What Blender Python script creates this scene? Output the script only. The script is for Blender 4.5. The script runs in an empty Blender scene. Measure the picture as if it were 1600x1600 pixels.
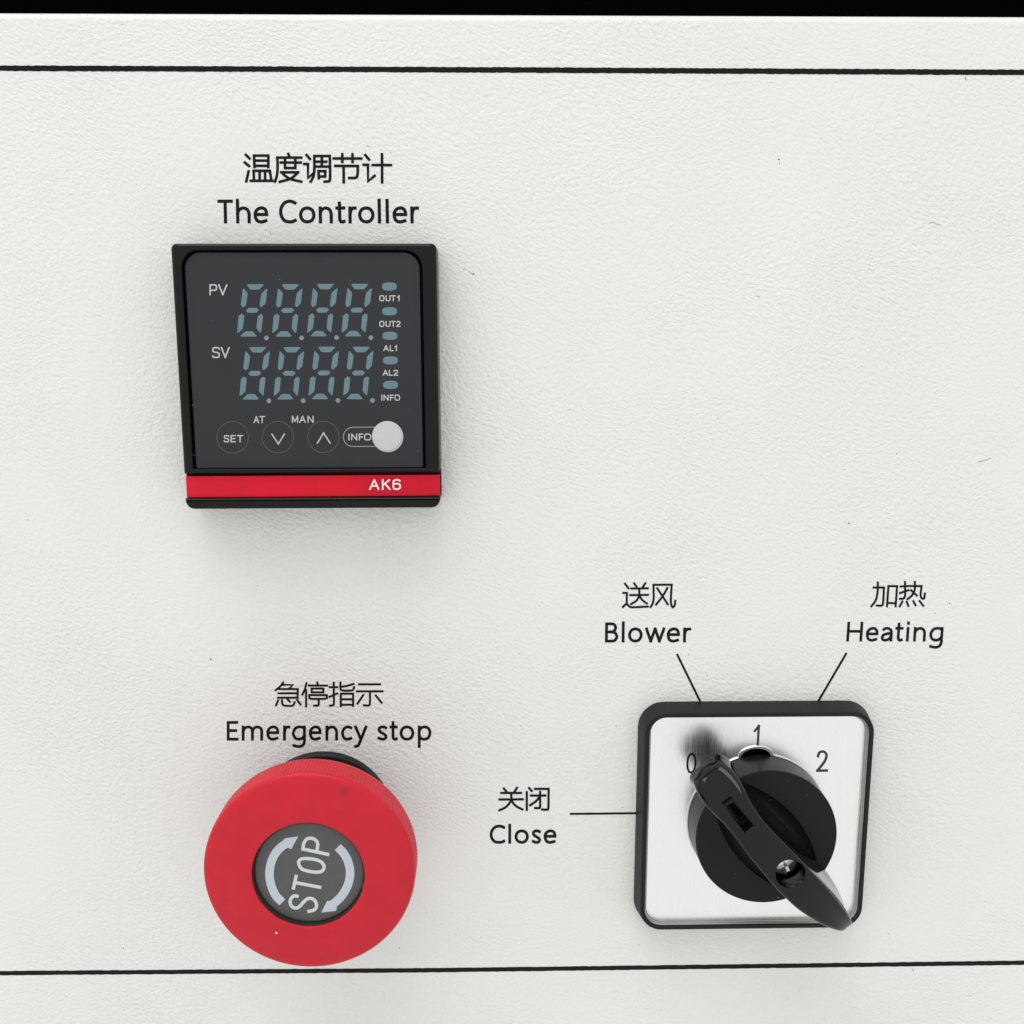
import bpy, bmesh, math, random
from mathutils import Matrix, Vector

random.seed(7)
SC = bpy.context.scene
COL = SC.collection
MM = 0.001

# ---------------------------------------------------------------- camera
FPX, ZD = 1550.0, 195.0            # focal length in photo pixels (1600 wide), camera distance in mm


def norm(a):
    l = math.sqrt(sum(c * c for c in a))
    return tuple(c / l for c in a)


RY, RZ, DY = -0.002, 0.024, 9000.0
R_ = norm((1.0, RY, RZ))
D_ = norm((-(RY * DY + RZ * FPX), DY, FPX))
N_ = (R_[1] * D_[2] - R_[2] * D_[1], R_[2] * D_[0] - R_[0] * D_[2], R_[0] * D_[1] - R_[1] * D_[0])
cam = bpy.data.objects.new('camera', bpy.data.cameras.new('camera'))
COL.objects.link(cam)
right = Vector((R_[0], N_[0], -D_[0]))
down = Vector((R_[1], N_[1], -D_[1]))
fwd = Vector((R_[2], N_[2], -D_[2]))
m = Matrix((right, -down, -fwd)).transposed().to_4x4()
m.translation = Vector((0, -ZD * MM, 0))
cam.matrix_world = m
cam.data.sensor_width = 36
cam.data.lens = FPX / 1600 * 36
cam.data.clip_start = 0.005
cam.data.clip_end = 50
SC.camera = cam

# ---------------------------------------------------------------- light
W = bpy.data.worlds.new('World')
SC.world = W
W.use_nodes = True
bg = W.node_tree.nodes['Background']
bg.inputs[0].default_value = (1.0, 1.0, 0.99, 1)
bg.inputs[1].default_value = 0.89
SC.view_settings.view_transform = 'Standard'
SC.view_settings.look = 'None'
SC.view_settings.exposure = 0
SC.view_settings.gamma = 1


def area(name, loc, size, power, col=(1, 1, 1), target=(0, 0, -0.04)):
    l = bpy.data.lights.new(name, 'AREA')
    l.shape = 'RECTANGLE'
    l.size, l.size_y = size
    l.energy = power
    l.color = col
    o = bpy.data.objects.new(name, l)
    COL.objects.link(o)
    o.location = loc
    d = Vector(target) - Vector(loc)
    o.rotation_euler = d.to_track_quat('-Z', 'Y').to_euler()
    return o


area('ceiling_lamp', (-0.35, -0.42, 1.5), (1.5, 0.9), 15.0, (1.0, 0.995, 0.98))


# ---------------------------------------------------------------- helpers
def P(px, py, h=0.0):
    """a measured photo point -> millimetres (x, z) on the plane h mm in front of the panel"""
    ray = ((px - 800) / FPX, (py - 800) / FPX, 1.0)
    t = (ZD - h) / sum(a * b for a, b in zip(N_, ray))
    return (t * sum(a * b for a, b in zip(R_, ray)), -t * sum(a * b for a, b in zip(D_, ray)))


def mesh(name, verts, faces, mat, parent=None, origin=(0, 0), smooth=30, fix=True):
    """verts are (x, z, h) in mm; origin is the (x, z) of the owning thing"""
    ox, oz = origin
    me = bpy.data.meshes.new(name)
    me.from_pydata([((x - ox) * MM, -h * MM, (z - oz) * MM) for x, z, h in verts], [], faces)
    if fix:
        bm = bmesh.new()
        bm.from_mesh(me)
        bmesh.ops.recalc_face_normals(bm, faces=bm.faces)
        bm.to_mesh(me)
        bm.free()
    me.update()
    if smooth:
        me.shade_smooth()
        me.set_sharp_from_angle(angle=math.radians(smooth))
    me.materials.append(mat)
    o = bpy.data.objects.new(name, me)
    COL.objects.link(o)
    if parent:
        o.parent = parent
    return o


def thing(name, origin, label, cat):
    o = bpy.data.objects.new(name, None)
    o.empty_display_size = 0.01
    o.location = (origin[0] * MM, 0, origin[1] * MM)
    COL.objects.link(o)
    o['label'] = label
    o['category'] = cat
    return o


def rrect(x0, x1, z0, z1, r, n=8, inset=0.0):
    """rounded rectangle, radii = (TL, TR, BR, BL), same point count always"""
    x0 += inset; x1 -= inset; z0 += inset; z1 -= inset
    rr = [max(q - inset, 0.02) for q in r]
    out = []
    for (cx, cz, q, a0) in ((x1 - rr[1], z1 - rr[1], rr[1], 0), (x0 + rr[0], z1 - rr[0], rr[0], 90),
                            (x0 + rr[3], z0 + rr[3], rr[3], 180), (x1 - rr[2], z0 + rr[2], rr[2], 270)):
        for i in range(n + 1):
            a = math.radians(a0 + 90 * i / n)
            out.append((cx + q * math.cos(a), cz + q * math.sin(a)))
    return out


def loft(loops, cap0=True, cap1=True, closed=False):
    """loops: list of lists of (x, z, h)"""
    verts, faces = [], []
    n = len(loops[0])
    for lp in loops:
        verts += lp
    k = len(loops)
    for j in range(k if closed else k - 1):
        a, b = j * n, ((j + 1) % k) * n
        for i in range(n):
            i2 = (i + 1) % n
            faces.append((a + i, a + i2, b + i2, b + i))
    if not closed:
        if cap0:
            faces.append(tuple(range(n - 1, -1, -1)))
        if cap1:
            faces.append(tuple((k - 1) * n + i for i in range(n)))
    return verts, faces


def fil(h1, f, steps=4):
    """(inset, height) pairs of a quarter fillet of radius f ending at h1"""
    return [(f * (1 - math.cos(math.radians(90 * i / steps))), h1 - f + f * math.sin(math.radians(90 * i / steps)))
            for i in range(steps + 1)]


def slab(x0, x1, z0, z1, r, h0, h1, f, n=8, draft=0.0, rot=None):
    loops = [rrect(x0, x1, z0, z1, r, n, -draft)]
    hs = [h0]
    for e, h in fil(h1, f):
        loops.append(rrect(x0, x1, z0, z1, r, n, e))
        hs.append(h)
    return loft([[(x, z, h) for x, z in lp] for lp, h in zip(loops, hs)])


def rotv(verts, c, deg):
    a = math.radians(deg)
    ca, sa = math.cos(a), math.sin(a)
    return [(c[0] + (x - c[0]) * ca - (z - c[1]) * sa, c[1] + (x - c[0]) * sa + (z - c[1]) * ca, h) for x, z, h in verts]


def lathe(prof, c, n=96, cap0=False, cap1=False, rfun=None):
    loops = []
    for r, h in prof:
        lp = []
        for i in range(n):
            a = 2 * math.pi * i / n
            q = r if rfun is None else rfun(r, h, a)
            lp.append((c[0] + q * math.cos(a), c[1] + q * math.sin(a), h))
        loops.append(lp)
    return loft(loops, cap0, cap1)


# ---- materials
def mat(name, col, rough=0.5, metal=0.0, spec=0.5, var=0.0, vscale=400, bump=0.0, bscale=2000, coat=0.0):
    mt = bpy.data.materials.new(name)
    mt.use_nodes = True
    nt = mt.node_tree
    b = nt.nodes['Principled BSDF']
    b.inputs['Base Color'].default_value = (*col, 1)
    b.inputs['Roughness'].default_value = rough
    b.inputs['Metallic'].default_value = metal
    b.inputs['Specular IOR Level'].default_value = spec
    b.inputs['Coat Weight'].default_value = coat
    tc = nt.nodes.new('ShaderNodeTexCoord')
    if var:
        nz = nt.nodes.new('ShaderNodeTexNoise')
        nz.inputs['Scale'].default_value = vscale
        nz.inputs['Detail'].default_value = 5
        nt.links.new(tc.outputs['Object'], nz.inputs['Vector'])
        mx = nt.nodes.new('ShaderNodeMix')
        mx.data_type = 'RGBA'
        mx.inputs[6].default_value = (*[c * (1 - var) for c in col], 1)
        mx.inputs[7].default_value = (*[min(1, c * (1 + var)) for c in col], 1)
        nt.links.new(nz.outputs['Fac'], mx.inputs[0])
        nt.links.new(mx.outputs[2], b.inputs['Base Color'])
    if bump:
        nb = nt.nodes.new('ShaderNodeTexNoise')
        nb.inputs['Scale'].default_value = bscale
        nb.inputs['Detail'].default_value = 3
        nt.links.new(tc.outputs['Object'], nb.inputs['Vector'])
        bp = nt.nodes.new('ShaderNodeBump')
        bp.inputs['Strength'].default_value = 1.0
        bp.inputs['Distance'].default_value = bump
        nt.links.new(nb.outputs['Fac'], bp.inputs['Height'])
        nt.links.new(bp.outputs['Normal'], b.inputs['Normal'])
    return mt


def panel_material():
    mt = mat('white_powder_coat', (0.80, 0.81, 0.785), 0.42, 0, 0.35)
    nt = mt.node_tree
    N, L = nt.nodes, nt.links
    b = N['Principled BSDF']
    tc = N.new('ShaderNodeTexCoord')
    # warp so that the wrinkles flow like leather
    wp = N.new('ShaderNodeTexNoise'); wp.inputs['Scale'].default_value = 45; wp.inputs['Detail'].default_value = 1
    L.new(tc.outputs['Object'], wp.inputs['Vector'])
    sub = N.new('ShaderNodeVectorMath'); sub.operation = 'SUBTRACT'; sub.inputs[1].default_value = (0.5, 0.5, 0.5)
    L.new(wp.outputs['Color'], sub.inputs[0])
    sc = N.new('ShaderNodeVectorMath'); sc.operation = 'SCALE'; sc.inputs['Scale'].default_value = 0.009
    L.new(sub.outputs[0], sc.inputs[0])
    ad = N.new('ShaderNodeVectorMath'); ad.operation = 'ADD'
    L.new(tc.outputs['Object'], ad.inputs[0]); L.new(sc.outputs[0], ad.inputs[1])
    mp = N.new('ShaderNodeMapping'); mp.inputs['Rotation'].default_value = (0, math.radians(-28), 0)
    L.new(ad.outputs[0], mp.inputs['Vector'])
    ms = N.new('ShaderNodeMapping'); ms.inputs['Scale'].default_value = (1200, 1600, 1600)
    L.new(mp.outputs[0], ms.inputs['Vector'])
    n1 = N.new('ShaderNodeTexNoise'); n1.inputs['Scale'].default_value = 1.0; n1.inputs['Detail'].default_value = 3.0
    n1.inputs['Roughness'].default_value = 0.5
    L.new(ms.outputs[0], n1.inputs['Vector'])
    n2 = N.new('ShaderNodeTexNoise'); n2.inputs['Scale'].default_value = 22; n2.inputs['Detail'].default_value = 2
    L.new(tc.outputs['Object'], n2.inputs['Vector'])
    mr = N.new('ShaderNodeMapRange'); mr.inputs[1].default_value = 0.35; mr.inputs[2].default_value = 0.68
    mr.inputs[3].default_value = 0.35; mr.inputs[4].default_value = 1.1
    L.new(n2.outputs['Fac'], mr.inputs[0])
    mul = N.new('ShaderNodeMath'); mul.operation = 'MULTIPLY'
    L.new(n1.outputs['Fac'], mul.inputs[0]); L.new(mr.outputs[0], mul.inputs[1])
    bp = N.new('ShaderNodeBump'); bp.inputs['Distance'].default_value = 0.00037; bp.inputs['Strength'].default_value = 1
    L.new(mul.outputs[0], bp.inputs['Height']); L.new(bp.outputs['Normal'], b.inputs['Normal'])
    # faint patches of grime in the paint
    n3 = N.new('ShaderNodeTexNoise'); n3.inputs['Scale'].default_value = 30; n3.inputs['Detail'].default_value = 6
    L.new(tc.outputs['Object'], n3.inputs['Vector'])
    mx = N.new('ShaderNodeMix'); mx.data_type = 'RGBA'
    mx.inputs[6].default_value = (0.78, 0.785, 0.766, 1); mx.inputs[7].default_value = (0.83, 0.835, 0.812, 1)
    L.new(n3.outputs['Fac'], mx.inputs[0]); L.new(mx.outputs[2], b.inputs['Base Color'])
    return mt


def steel_material():
    mt = mat('brushed_steel', (0.90, 0.905, 0.91), 0.24, 1.0, 0.5)
    nt = mt.node_tree
    N, L = nt.nodes, nt.links
    b = N['Principled BSDF']
    tc = N.new('ShaderNodeTexCoord')
    mp = N.new('ShaderNodeMapping'); mp.inputs['Scale'].default_value = (5200, 1, 90)
    L.new(tc.outputs['Object'], mp.inputs['Vector'])
    nz = N.new('ShaderNodeTexNoise'); nz.inputs['Scale'].default_value = 1; nz.inputs['Detail'].default_value = 4
    L.new(mp.outputs[0], nz.inputs['Vector'])
    mr = N.new('ShaderNodeMapRange'); mr.inputs[3].default_value = 0.18; mr.inputs[4].default_value = 0.40
    L.new(nz.outputs['Fac'], mr.inputs[0]); L.new(mr.outputs[0], b.inputs['Roughness'])
    bp = N.new('ShaderNodeBump'); bp.inputs['Distance'].default_value = 0.000012; bp.inputs['Strength'].default_value = 1
    L.new(nz.outputs['Fac'], bp.inputs['Height']); L.new(bp.outputs['Normal'], b.inputs['Normal'])
    mx = N.new('ShaderNodeMix'); mx.data_type = 'RGBA'
    mx.inputs[6].default_value = (0.86, 0.87, 0.88, 1); mx.inputs[7].default_value = (1.0, 1.0, 1.0, 1)
    L.new(nz.outputs['Fac'], mx.inputs[0]); L.new(mx.outputs[2], b.inputs['Base Color'])
    return mt


def stained_red():
    mt = mat('red_plastic', (0.56, 0.015, 0.030), 0.42, 0, 0.24, var=0.12, vscale=260, bump=0.00001, bscale=3500)
    nt = mt.node_tree
    N, L = nt.nodes, nt.links
    b = N['Principled BSDF']
    src = b.inputs['Base Color'].links[0].from_socket
    tc = N.new('ShaderNodeTexCoord')
    sx, sz = P(537.5, 1238, 23.5)
    vd = N.new('ShaderNodeVectorMath'); vd.operation = 'DISTANCE'
    vd.inputs[1].default_value = ((sx - STOP[0]) * MM, -0.0235, (sz - STOP[1]) * MM)
    L.new(tc.outputs['Object'], vd.inputs[0])
    mr = N.new('ShaderNodeMapRange'); mr.interpolation_type = 'SMOOTHSTEP'
    mr.inputs[1].default_value = 0.0002; mr.inputs[2].default_value = 0.0016
    mr.inputs[3].default_value = 0.36; mr.inputs[4].default_value = 0.0
    L.new(vd.outputs['Value'], mr.inputs[0])
    mx = N.new('ShaderNodeMix'); mx.data_type = 'RGBA'
    L.new(mr.outputs[0], mx.inputs[0]); L.new(src, mx.inputs[6]); mx.inputs[7].default_value = (0.12, 0.02, 0.02, 1)
    L.new(mx.outputs[2], b.inputs['Base Color'])
    return mt


STOP = (-33.5, -97.7)              # centre of the stop button on the panel
SW = (55.8, -98.2)                 # centre of the rotary switch

M_PANEL = panel_material()
M_STEEL = steel_material()
M_RED = stained_red()
M_INK = mat('black_ink', (0.009, 0.008, 0.010), 0.5, 0, 0.12)
M_GAP_SHADE = mat('painted_gap_shade', (0.0012, 0.0012, 0.0012), 1.0, 0, 0.0)  # near-black colour standing in for the shade of deep gaps
M_HOUSING = mat('black_plastic', (0.006, 0.006, 0.006), 0.3, 0, 0.2, var=0.2, bump=0.000004, bscale=1500)
M_FACE = mat('charcoal_film', (0.024, 0.025, 0.030), 0.38, 0, 0.33, var=0.16, vscale=90, bump=0.000004, bscale=4000)
M_SEG = mat('unlit_led_window', (0.125, 0.222, 0.248), 0.4, 0, 0.4, var=0.10, vscale=900)
M_DOT = mat('unlit_led_dot', (0.22, 0.25, 0.275), 0.4, 0, 0.4, var=0.10, vscale=900)
M_PRINT = mat('pale_grey_ink', (0.52, 0.52, 0.53), 0.5, 0, 0.3)
M_OUTLINE = mat('dim_grey_ink', (0.11, 0.11, 0.125), 0.5, 0, 0.3)
M_DISC = mat('light_grey_disc', (0.56, 0.57, 0.565), 0.5, 0, 0.3, var=0.05, vscale=700)
M_BAND = mat('red_film', (0.68, 0.006, 0.026), 0.3, 0, 0.2, var=0.13, vscale=160)
M_WHITE = mat('white_ink', (0.80, 0.76, 0.77), 0.5, 0, 0.3)
M_LABEL = mat('grey_label', (0.090, 0.092, 0.090), 0.42, 0, 0.35, var=0.12, vscale=500)
M_LABEL_EDGE = mat('dark_brown_rim', (0.035, 0.026, 0.022), 0.55, 0, 0.3, var=0.4, vscale=500)  # dark brown of uneven tone, lining the cap's inner wall
M_ARROW = mat('pale_blue_ink', (0.53, 0.59, 0.655), 0.5, 0, 0.3, var=0.03)
M_STOPTXT = mat('off_white_ink', (0.60, 0.645, 0.63), 0.5, 0, 0.3)
M_FRAME = mat('satin_black_plastic', (0.010, 0.010, 0.011), 0.5, 0, 0.24, var=0.2, bump=0.000006, bscale=2500)
M_GLOSS = mat('glossy_black_plastic', (0.003, 0.003, 0.003), 0.07, 0, 0.34, var=0.2, bump=0.000006, bscale=260)
M_KNOB = mat('knob_black_plastic', (0.008, 0.008, 0.008), 0.32, 0, 0.2, var=0.2, bump=0.000006, bscale=3000)
M_EDGE = mat('pale_grey_gloss', (0.42, 0.43, 0.41), 0.2, 0.3, 0.6, var=0.3, vscale=60)  # opaque pale grey for the ring inside the switch frame
M_CHROME = mat('bare_metal_rim', (0.82, 0.83, 0.82), 0.3, 1.0, 0.5)
M_SCREW = mat('sky_tinted_screw', (0.80, 0.90, 0.97), 0.2, 1.0, 0.5, var=0.25, vscale=900, bump=0.00004, bscale=900)  # bluish base colour paints a sky reflection into the metal
M_NUM = mat('dark_grey_ink', (0.045, 0.042, 0.05), 0.5, 0, 0.3)


# ---------------------------------------------------------------- stroke lettering
def smooth(pts, k=6):
    if len(pts) < 3:
        return pts
    closed = pts[0] == pts[-1]
    p = pts[:-1] if closed else pts
    n = len(p)
    out = []
    for i in range(n if closed else n - 1):
        if closed:
            a, b, c, d = p[(i - 1) % n], p[i], p[(i + 1) % n], p[(i + 2) % n]
        else:
            a, b, c, d = p[max(i - 1, 0)], p[i], p[i + 1], p[min(i + 2, n - 1)]
        for j in range(k):
            t = j / k
            out.append(tuple(0.5 * (2 * b[q] + (c[q] - a[q]) * t + (2 * a[q] - 5 * b[q] + 4 * c[q] - d[q]) * t * t
                                    + (3 * b[q] - a[q] - 3 * c[q] + d[q]) * t ** 3) for q in (0, 1)))
    out.append(pts[-1])
    return out


def ribbon(pts, w, cap=1.0, jit=0.0):
    """2D polyline -> convex-safe list of polygons (a strip of quads and round ends)"""
    p = [pts[0]]
    for q in pts[1:]:
        if math.dist(p[-1], q) > 1e-4:
            p.append(q)
    closed = math.dist(p[0], p[-1]) < 1e-3 and len(p) > 3
    if closed:
        p = p[:-1]
    n = len(p)
    hw = w / 2
    L, R = [], []
    for i in range(n):
        if closed:
            a, c = p[(i - 1) % n], p[(i + 1) % n]
        else:
            a, c = p[max(i - 1, 0)], p[min(i + 1, n - 1)]
        b = p[i]
        d1 = (b[0] - a[0], b[1] - a[1]); l1 = math.hypot(*d1)
        d2 = (c[0] - b[0], c[1] - b[1]); l2 = math.hypot(*d2)
        if l1 < 1e-9: d1, l1 = d2, l2
        if l2 < 1e-9: d2, l2 = d1, l1
        d1 = (d1[0] / l1, d1[1] / l1); d2 = (d2[0] / l2, d2[1] / l2)
        t = (d1[0] + d2[0], d1[1] + d2[1]); lt = math.hypot(*t)
        if lt < 1e-6: t, lt = d1, 1
        t = (t[0] / lt, t[1] / lt)
        cosh = max(t[0] * d1[0] + t[1] * d1[1], 0.62)
        e = hw / cosh
        j1, j2 = random.uniform(-jit, jit), random.uniform(-jit, jit)
        L.append((b[0] - t[1] * (e + j1), b[1] + t[0] * (e + j1)))
        R.append((b[0] + t[1] * (e + j2), b[1] - t[0] * (e + j2)))
    polys = []
    for i in range(n if closed else n - 1):
        i2 = (i + 1) % n
        polys.append([R[i], R[i2], L[i2], L[i]])
    if not closed and cap > 0:
        for (b, a) in ((p[0], p[1]), (p[-1], p[-2])):
            d = (b[0] - a[0], b[1] - a[1]); l = math.hypot(*d); d = (d[0] / l, d[1] / l)
            nn = (-d[1], d[0])
            fan = []
            for k in range(9):
                an = math.pi * k / 8
                cc, ss = math.cos(an), math.sin(an)
                cc = math.copysign(abs(cc) ** 0.28, cc); ss = abs(ss) ** 0.28
                fan.append((b[0] + nn[0] * hw * cc + d[0] * hw * ss * cap, b[1] + nn[1] * hw * cc + d[1] * hw * ss * cap))
            polys.append(fan)
    return polys


class Print:
    """collects flat printed polygons given in photo pixels, on the plane h mm off the panel"""
    def __init__(s, h):
        s.h, s.v, s.f, s.k = h, [], [], 0

    def poly(s, pts):
        b = len(s.v)
        hh = s.h + s.k * 0.0004
        for x, y in pts:
            X, Z = P(x, y, s.h)
            s.v.append((X, Z, hh))
        s.f.append(tuple(range(b, b + len(pts))))

    def stroke(s, pts, w, cap=1.0, jit=0.0):
        s.k += 1
        for pl in ribbon(pts, w, cap, jit):
            s.poly(pl)

    def shape(s, pts):
        s.k += 1
        s.poly(pts)

    def build(s, name, m, parent, origin):
        # every face turned to the viewer
        fs = []
        for f in s.f:
            a = 0
            for i in range(len(f)):
                x1, z1, _ = s.v[f[i]]; x2, z2, _ = s.v[f[(i + 1) % len(f)]]
                a += x1 * z2 - x2 * z1
            fs.append(f if a > 0 else f[::-1])
        return mesh(name, s.v, fs, m, parent, origin, smooth=0, fix=False)


def ell(cx, cy, rx, ry, rot=0, n=28, pw=1.0):
    out = []
    for i in range(n + 1):
        a = 2 * math.pi * i / n
        c, s_ = math.cos(a), math.sin(a)
        c = math.copysign(abs(c) ** pw, c); s_ = math.copysign(abs(s_) ** pw, s_)
        x, y = rx * c, ry * s_
        out.append((cx + x * math.cos(rot) - y * math.sin(rot), cy + x * math.sin(rot) + y * math.cos(rot)))
    out[-1] = out[0]
    return out


ARCH = [(0, .60), (.13, .86), (.5, 1), (.86, .88), (1, .58)]
# each glyph: list of (smooth?, points); y is in x-heights for small letters, cap-heights for capitals
LOW = {
    'h': [(0, [(0, 'A'), (0, 0)]), (1, ARCH + [(1, .3)]), (0, [(1, .34), (1, 0)])],
    'n': [(0, [(0, 1), (0, 0)]), (1, ARCH + [(1, .3)]), (0, [(1, .34), (1, 0)])],
    'm': [(0, [(0, 1), (0, 0)]), (1, [(0, .6), (.08, .88), (.27, 1), (.45, .88), (.5, .6), (.5, .3)]), (0, [(.5, .34), (.5, 0)]),
          (1, [(.5, .6), (.58, .88), (.77, 1), (.95, .88), (1, .6), (1, .3)]), (0, [(1, .34), (1, 0)])],
    'r': [(0, [(0, 1), (0, 0)]), (1, [(0, .5), (.18, .82), (.55, .98), (1, .99)])],
    'e': [(0, [(.02, .53), (1, .53)]), (1, [(1, .53), (.96, .78), (.78, .96), (.5, 1), (.2, .9), (.02, .68), (0, .48), (.07, .2), (.28, .03), (.58, 0), (.92, .08)])],
    'o': [(1, [(.5, 1), (.85, .87), (1, .5), (.85, .13), (.5, 0), (.15, .13), (0, .5), (.15, .87), (.5, 1)])],
    'c': [(1, [(1, .92), (.8, .99), (.6, 1), (.25, .9), (.02, .62), (.02, .36), (.22, .08), (.55, 0), (.8, .01), (1, .08)])],
    's': [(1, [(.94, .93), (.68, 1), (.4, 1), (.13, .92), (.07, .74), (.22, .6), (.6, .45), (.9, .32), (.95, .17), (.78, .03), (.42, 0), (.04, .08)])],
    't': [(0, [(.38, 1.36), (.38, .3)]), (1, [(.38, .34), (.42, .12), (.58, .01), (.78, 0), (1, .03)]), (0, [(0, 1), (1, 1)])],
    'l': [(0, [(.5, 'A'), (.5, 0)])],
    'i': [(0, [(.5, 1), (.5, 0)]), (0, [(.5, 1.47), (.5, 1.40)])],
    'g': [(1, [(1, .85), (.82, .97), (.52, 1), (.2, .88), (0, .5), (.16, .12), (.48, 0), (.8, .08), (1, .3)]), (0, [(1, 1), (1, 0)]),
          (1, [(1, .1), (1, -.2), (.87, -.48), (.5, -.6), (.06, -.52)])],
    'y': [(0, [(0, 1), (.5, .02)]), (1, [(1, 1), (.75, .48), (.5, -.05), (.33, -.4), (.18, -.55), (.0, -.58)])],
    'p': [(0, [(0, 1), (0, -.6)]), (1, [(0, .72), (.22, .94), (.55, 1), (.88, .86), (1, .52), (.86, .14), (.52, 0), (.18, .06), (0, .28)])],
    'w': [(0, [(0, 1), (.25, 0)]), (0, [(.25, 0), (.5, 1)]), (0, [(.5, 1), (.75, 0)]), (0, [(.75, 0), (1, 1)])],
    'a': [(1, [(.12, .90), (.35, 1), (.6, .99), (.88, .86), (.97, .6)]), (0, [(.97, .62), (.97, 0)]),
          (1, [(.95, .58), (.5, .54), (.12, .43), (0, .22), (.1, .05), (.38, 0), (.72, .1), (.95, .36)])],
}
UP = {
    'T': [(0, [(0, 1), (1, 1)]), (0, [(.5, 1), (.5, 0)])],
    'C': [(1, [(1, .92), (.8, .985), (.6, 1), (.3, .93), (.07, .72), (0, .48), (.07, .24), (.28, .05), (.58, 0), (.8, .01), (1, .07)])],
    'E': [(0, [(0, 1), (0, 0)]), (0, [(0, 1), (.95, 1)]), (0, [(0, .51), (.85, .51)]), (0, [(0, 0), (1, 0)])],
    'B': [(0, [(0, 1), (0, 0)]), (0, [(0, 1), (.4, 1)]), (0, [(0, .53), (.45, .53)]), (0, [(0, 0), (.45, 0)]),
          (1, [(.36, 1), (.7, .97), (.87, .77), (.7, .57), (.36, .53)]), (1, [(.4, .53), (.8, .48), (1, .26), (.8, .04), (.4, 0)])],
    'H': [(0, [(0, 1), (0, 0)]), (0, [(1, 1), (1, 0)]), (0, [(0, .52), (1, .52)])],
    'P': [(0, [(0, 1), (0, 0)]), (0, [(0, 1), (.65, 1)]), (0, [(0, .44), (.65, .44)]), (1, [(.6, 1), (.88, .96), (1, .72), (.88, .48), (.6, .44)])],
    'V': [(0, [(0, 1), (.5, 0)]), (0, [(.5, 0), (1, 1)])],
    'S': [(1, [(1, .86), (.86, .98), (.5, 1), (.14, .98), (.02, .78), (.12, .58), (.5, .52), (.9, .45), (1, .24), (.88, .03), (.5, 0), (.12, .02), (0, .16)])],
    'O': [(1, [(.5, 1), (.84, .96), (1, .5), (.84, .04), (.5, 0), (.16, .04), (0, .5), (.16, .96), (.5, 1)])],
    'U': [(0, [(0, 1), (0, .35)]), (1, [(0, .38), (.06, .1), (.3, 0), (.7, 0), (.94, .1), (1, .38)]), (0, [(1, .35), (1, 1)])],
    'A': [(0, [(0, 0), (.5, 1)]), (0, [(.5, 1), (1, 0)]), (0, [(.2, .34), (.8, .34)])],
    'L': [(0, [(0, 1), (0, 0)]), (0, [(0, 0), (1, 0)])],
    'I': [(0, [(.5, 1), (.5, 0)])],
    'N': [(0, [(0, 0), (0, 1)]), (0, [(0, 1), (1, 0)]), (0, [(1, 0), (1, 1)])],
    'M': [(0, [(0, 0), (0, 1)]), (0, [(0, 1), (.5, .15)]), (0, [(.5, .15), (1, 1)]), (0, [(1, 1), (1, 0)])],
    'F': [(0, [(0, 1), (0, 0)]), (0, [(0, 1), (1, 1)]), (0, [(0, .5), (.85, .5)])],
    'K': [(0, [(0, 1), (0, 0)]), (0, [(.95, 1), (.05, .45)]), (0, [(.3, .6), (1, 0)])],
    '1': [(0, [(1, 0), (1, 1)]), (0, [(1, 1), (0, .72)])],
    '2': [(1, [(0, .8), (.15, .97), (.5, 1), (.88, .95), (1, .72), (.8, .5), (.3, .28), (.02, .02)]), (0, [(0, 0), (1, 0)])],
    '6': [(1, [(.95, .9), (.7, 1), (.35, 1), (.06, .88), (0, .5), (.06, .1), (.35, 0), (.68, 0), (.95, .1), (1, .3), (.93, .5), (.68, .58)]), (0, [(.7, .58), (.02, .58)])],
}


def word(pr, letters, o, s, sw, base, cap, xh=None, asc=None, slant=0.0):
    """letters: (char, ink left, ink right) in zoomed pixels; o, s turn them into photo pixels"""
    h = sw / 2
    for ch, xl, xr in letters:
        x0, x1 = xl + h, xr - h
        if x1 < x0:
            x0 = x1 = (xl + xr) / 2
        if ch in LOW:
            g, top = LOW[ch], xh
        else:
            g, top = UP[ch], cap
        hh = base - top - sw
        A = (base - (asc or cap) - sw) / hh if hh else 1
        for sm, pts in g:
            q = []
            for x, y in pts:
                y = A if y == 'A' else y
                X = x0 + (x1 - x0) * x
                Y = base - h - hh * y
                q.append((o[0] + (X + slant * (base - Y)) / s, o[1] + Y / s))
            if sm:
                q = smooth(q)
            pr.stroke(q, sw / s)


def strokes(pr, lst, o, s, sw, jit=0.0):
    for pts in lst:
        sm = False
        if pts[0] == 's':
            sm, pts = True, pts[1]
        q = [(o[0] + x / s, o[1] + y / s) for x, y in pts]
        if sm:
            q = smooth(q)
        pr.stroke(q, sw / s)


# ---------------------------------------------------------------- the cabinet panel (setting)
ztop = P(800, 20.5)[1]
prof = []                                            # (z, h) from low to the bent top edge
prof.append((-230.0, 0.0))
prof.append((ztop - 1.6, 0.0))
for i in range(1, 9):
    a = math.radians(90 * i / 8)
    prof.append((ztop - 1.6 + 1.6 * math.sin(a), -1.6 + 1.6 * math.cos(a)))
prof.append((ztop, -22.0))
vv, ff = [], []
for z, h in prof:
    vv += [(-230.0, z, h), (240.0, z, h)]
for i in range(len(prof) - 1):
    ff.append((2 * i, 2 * i + 1, 2 * i + 3, 2 * i + 2))
panel = mesh('cabinet_panel', [(x, z + (x * 0.0058), h) for x, z, h in vv], ff, M_PANEL, fix=False)
panel['kind'] = 'structure'

v, f = slab(-230, 240, ztop - 6, 230, (1, 1, 1, 1), -34, -22.2, 0.3, 2)
back = mesh('recess_shade_slab', v, f, M_GAP_SHADE)  # black slab painting the darkness of the gap above the panel
back['kind'] = 'structure'

HI = 0.03                                            # ink film height


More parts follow.
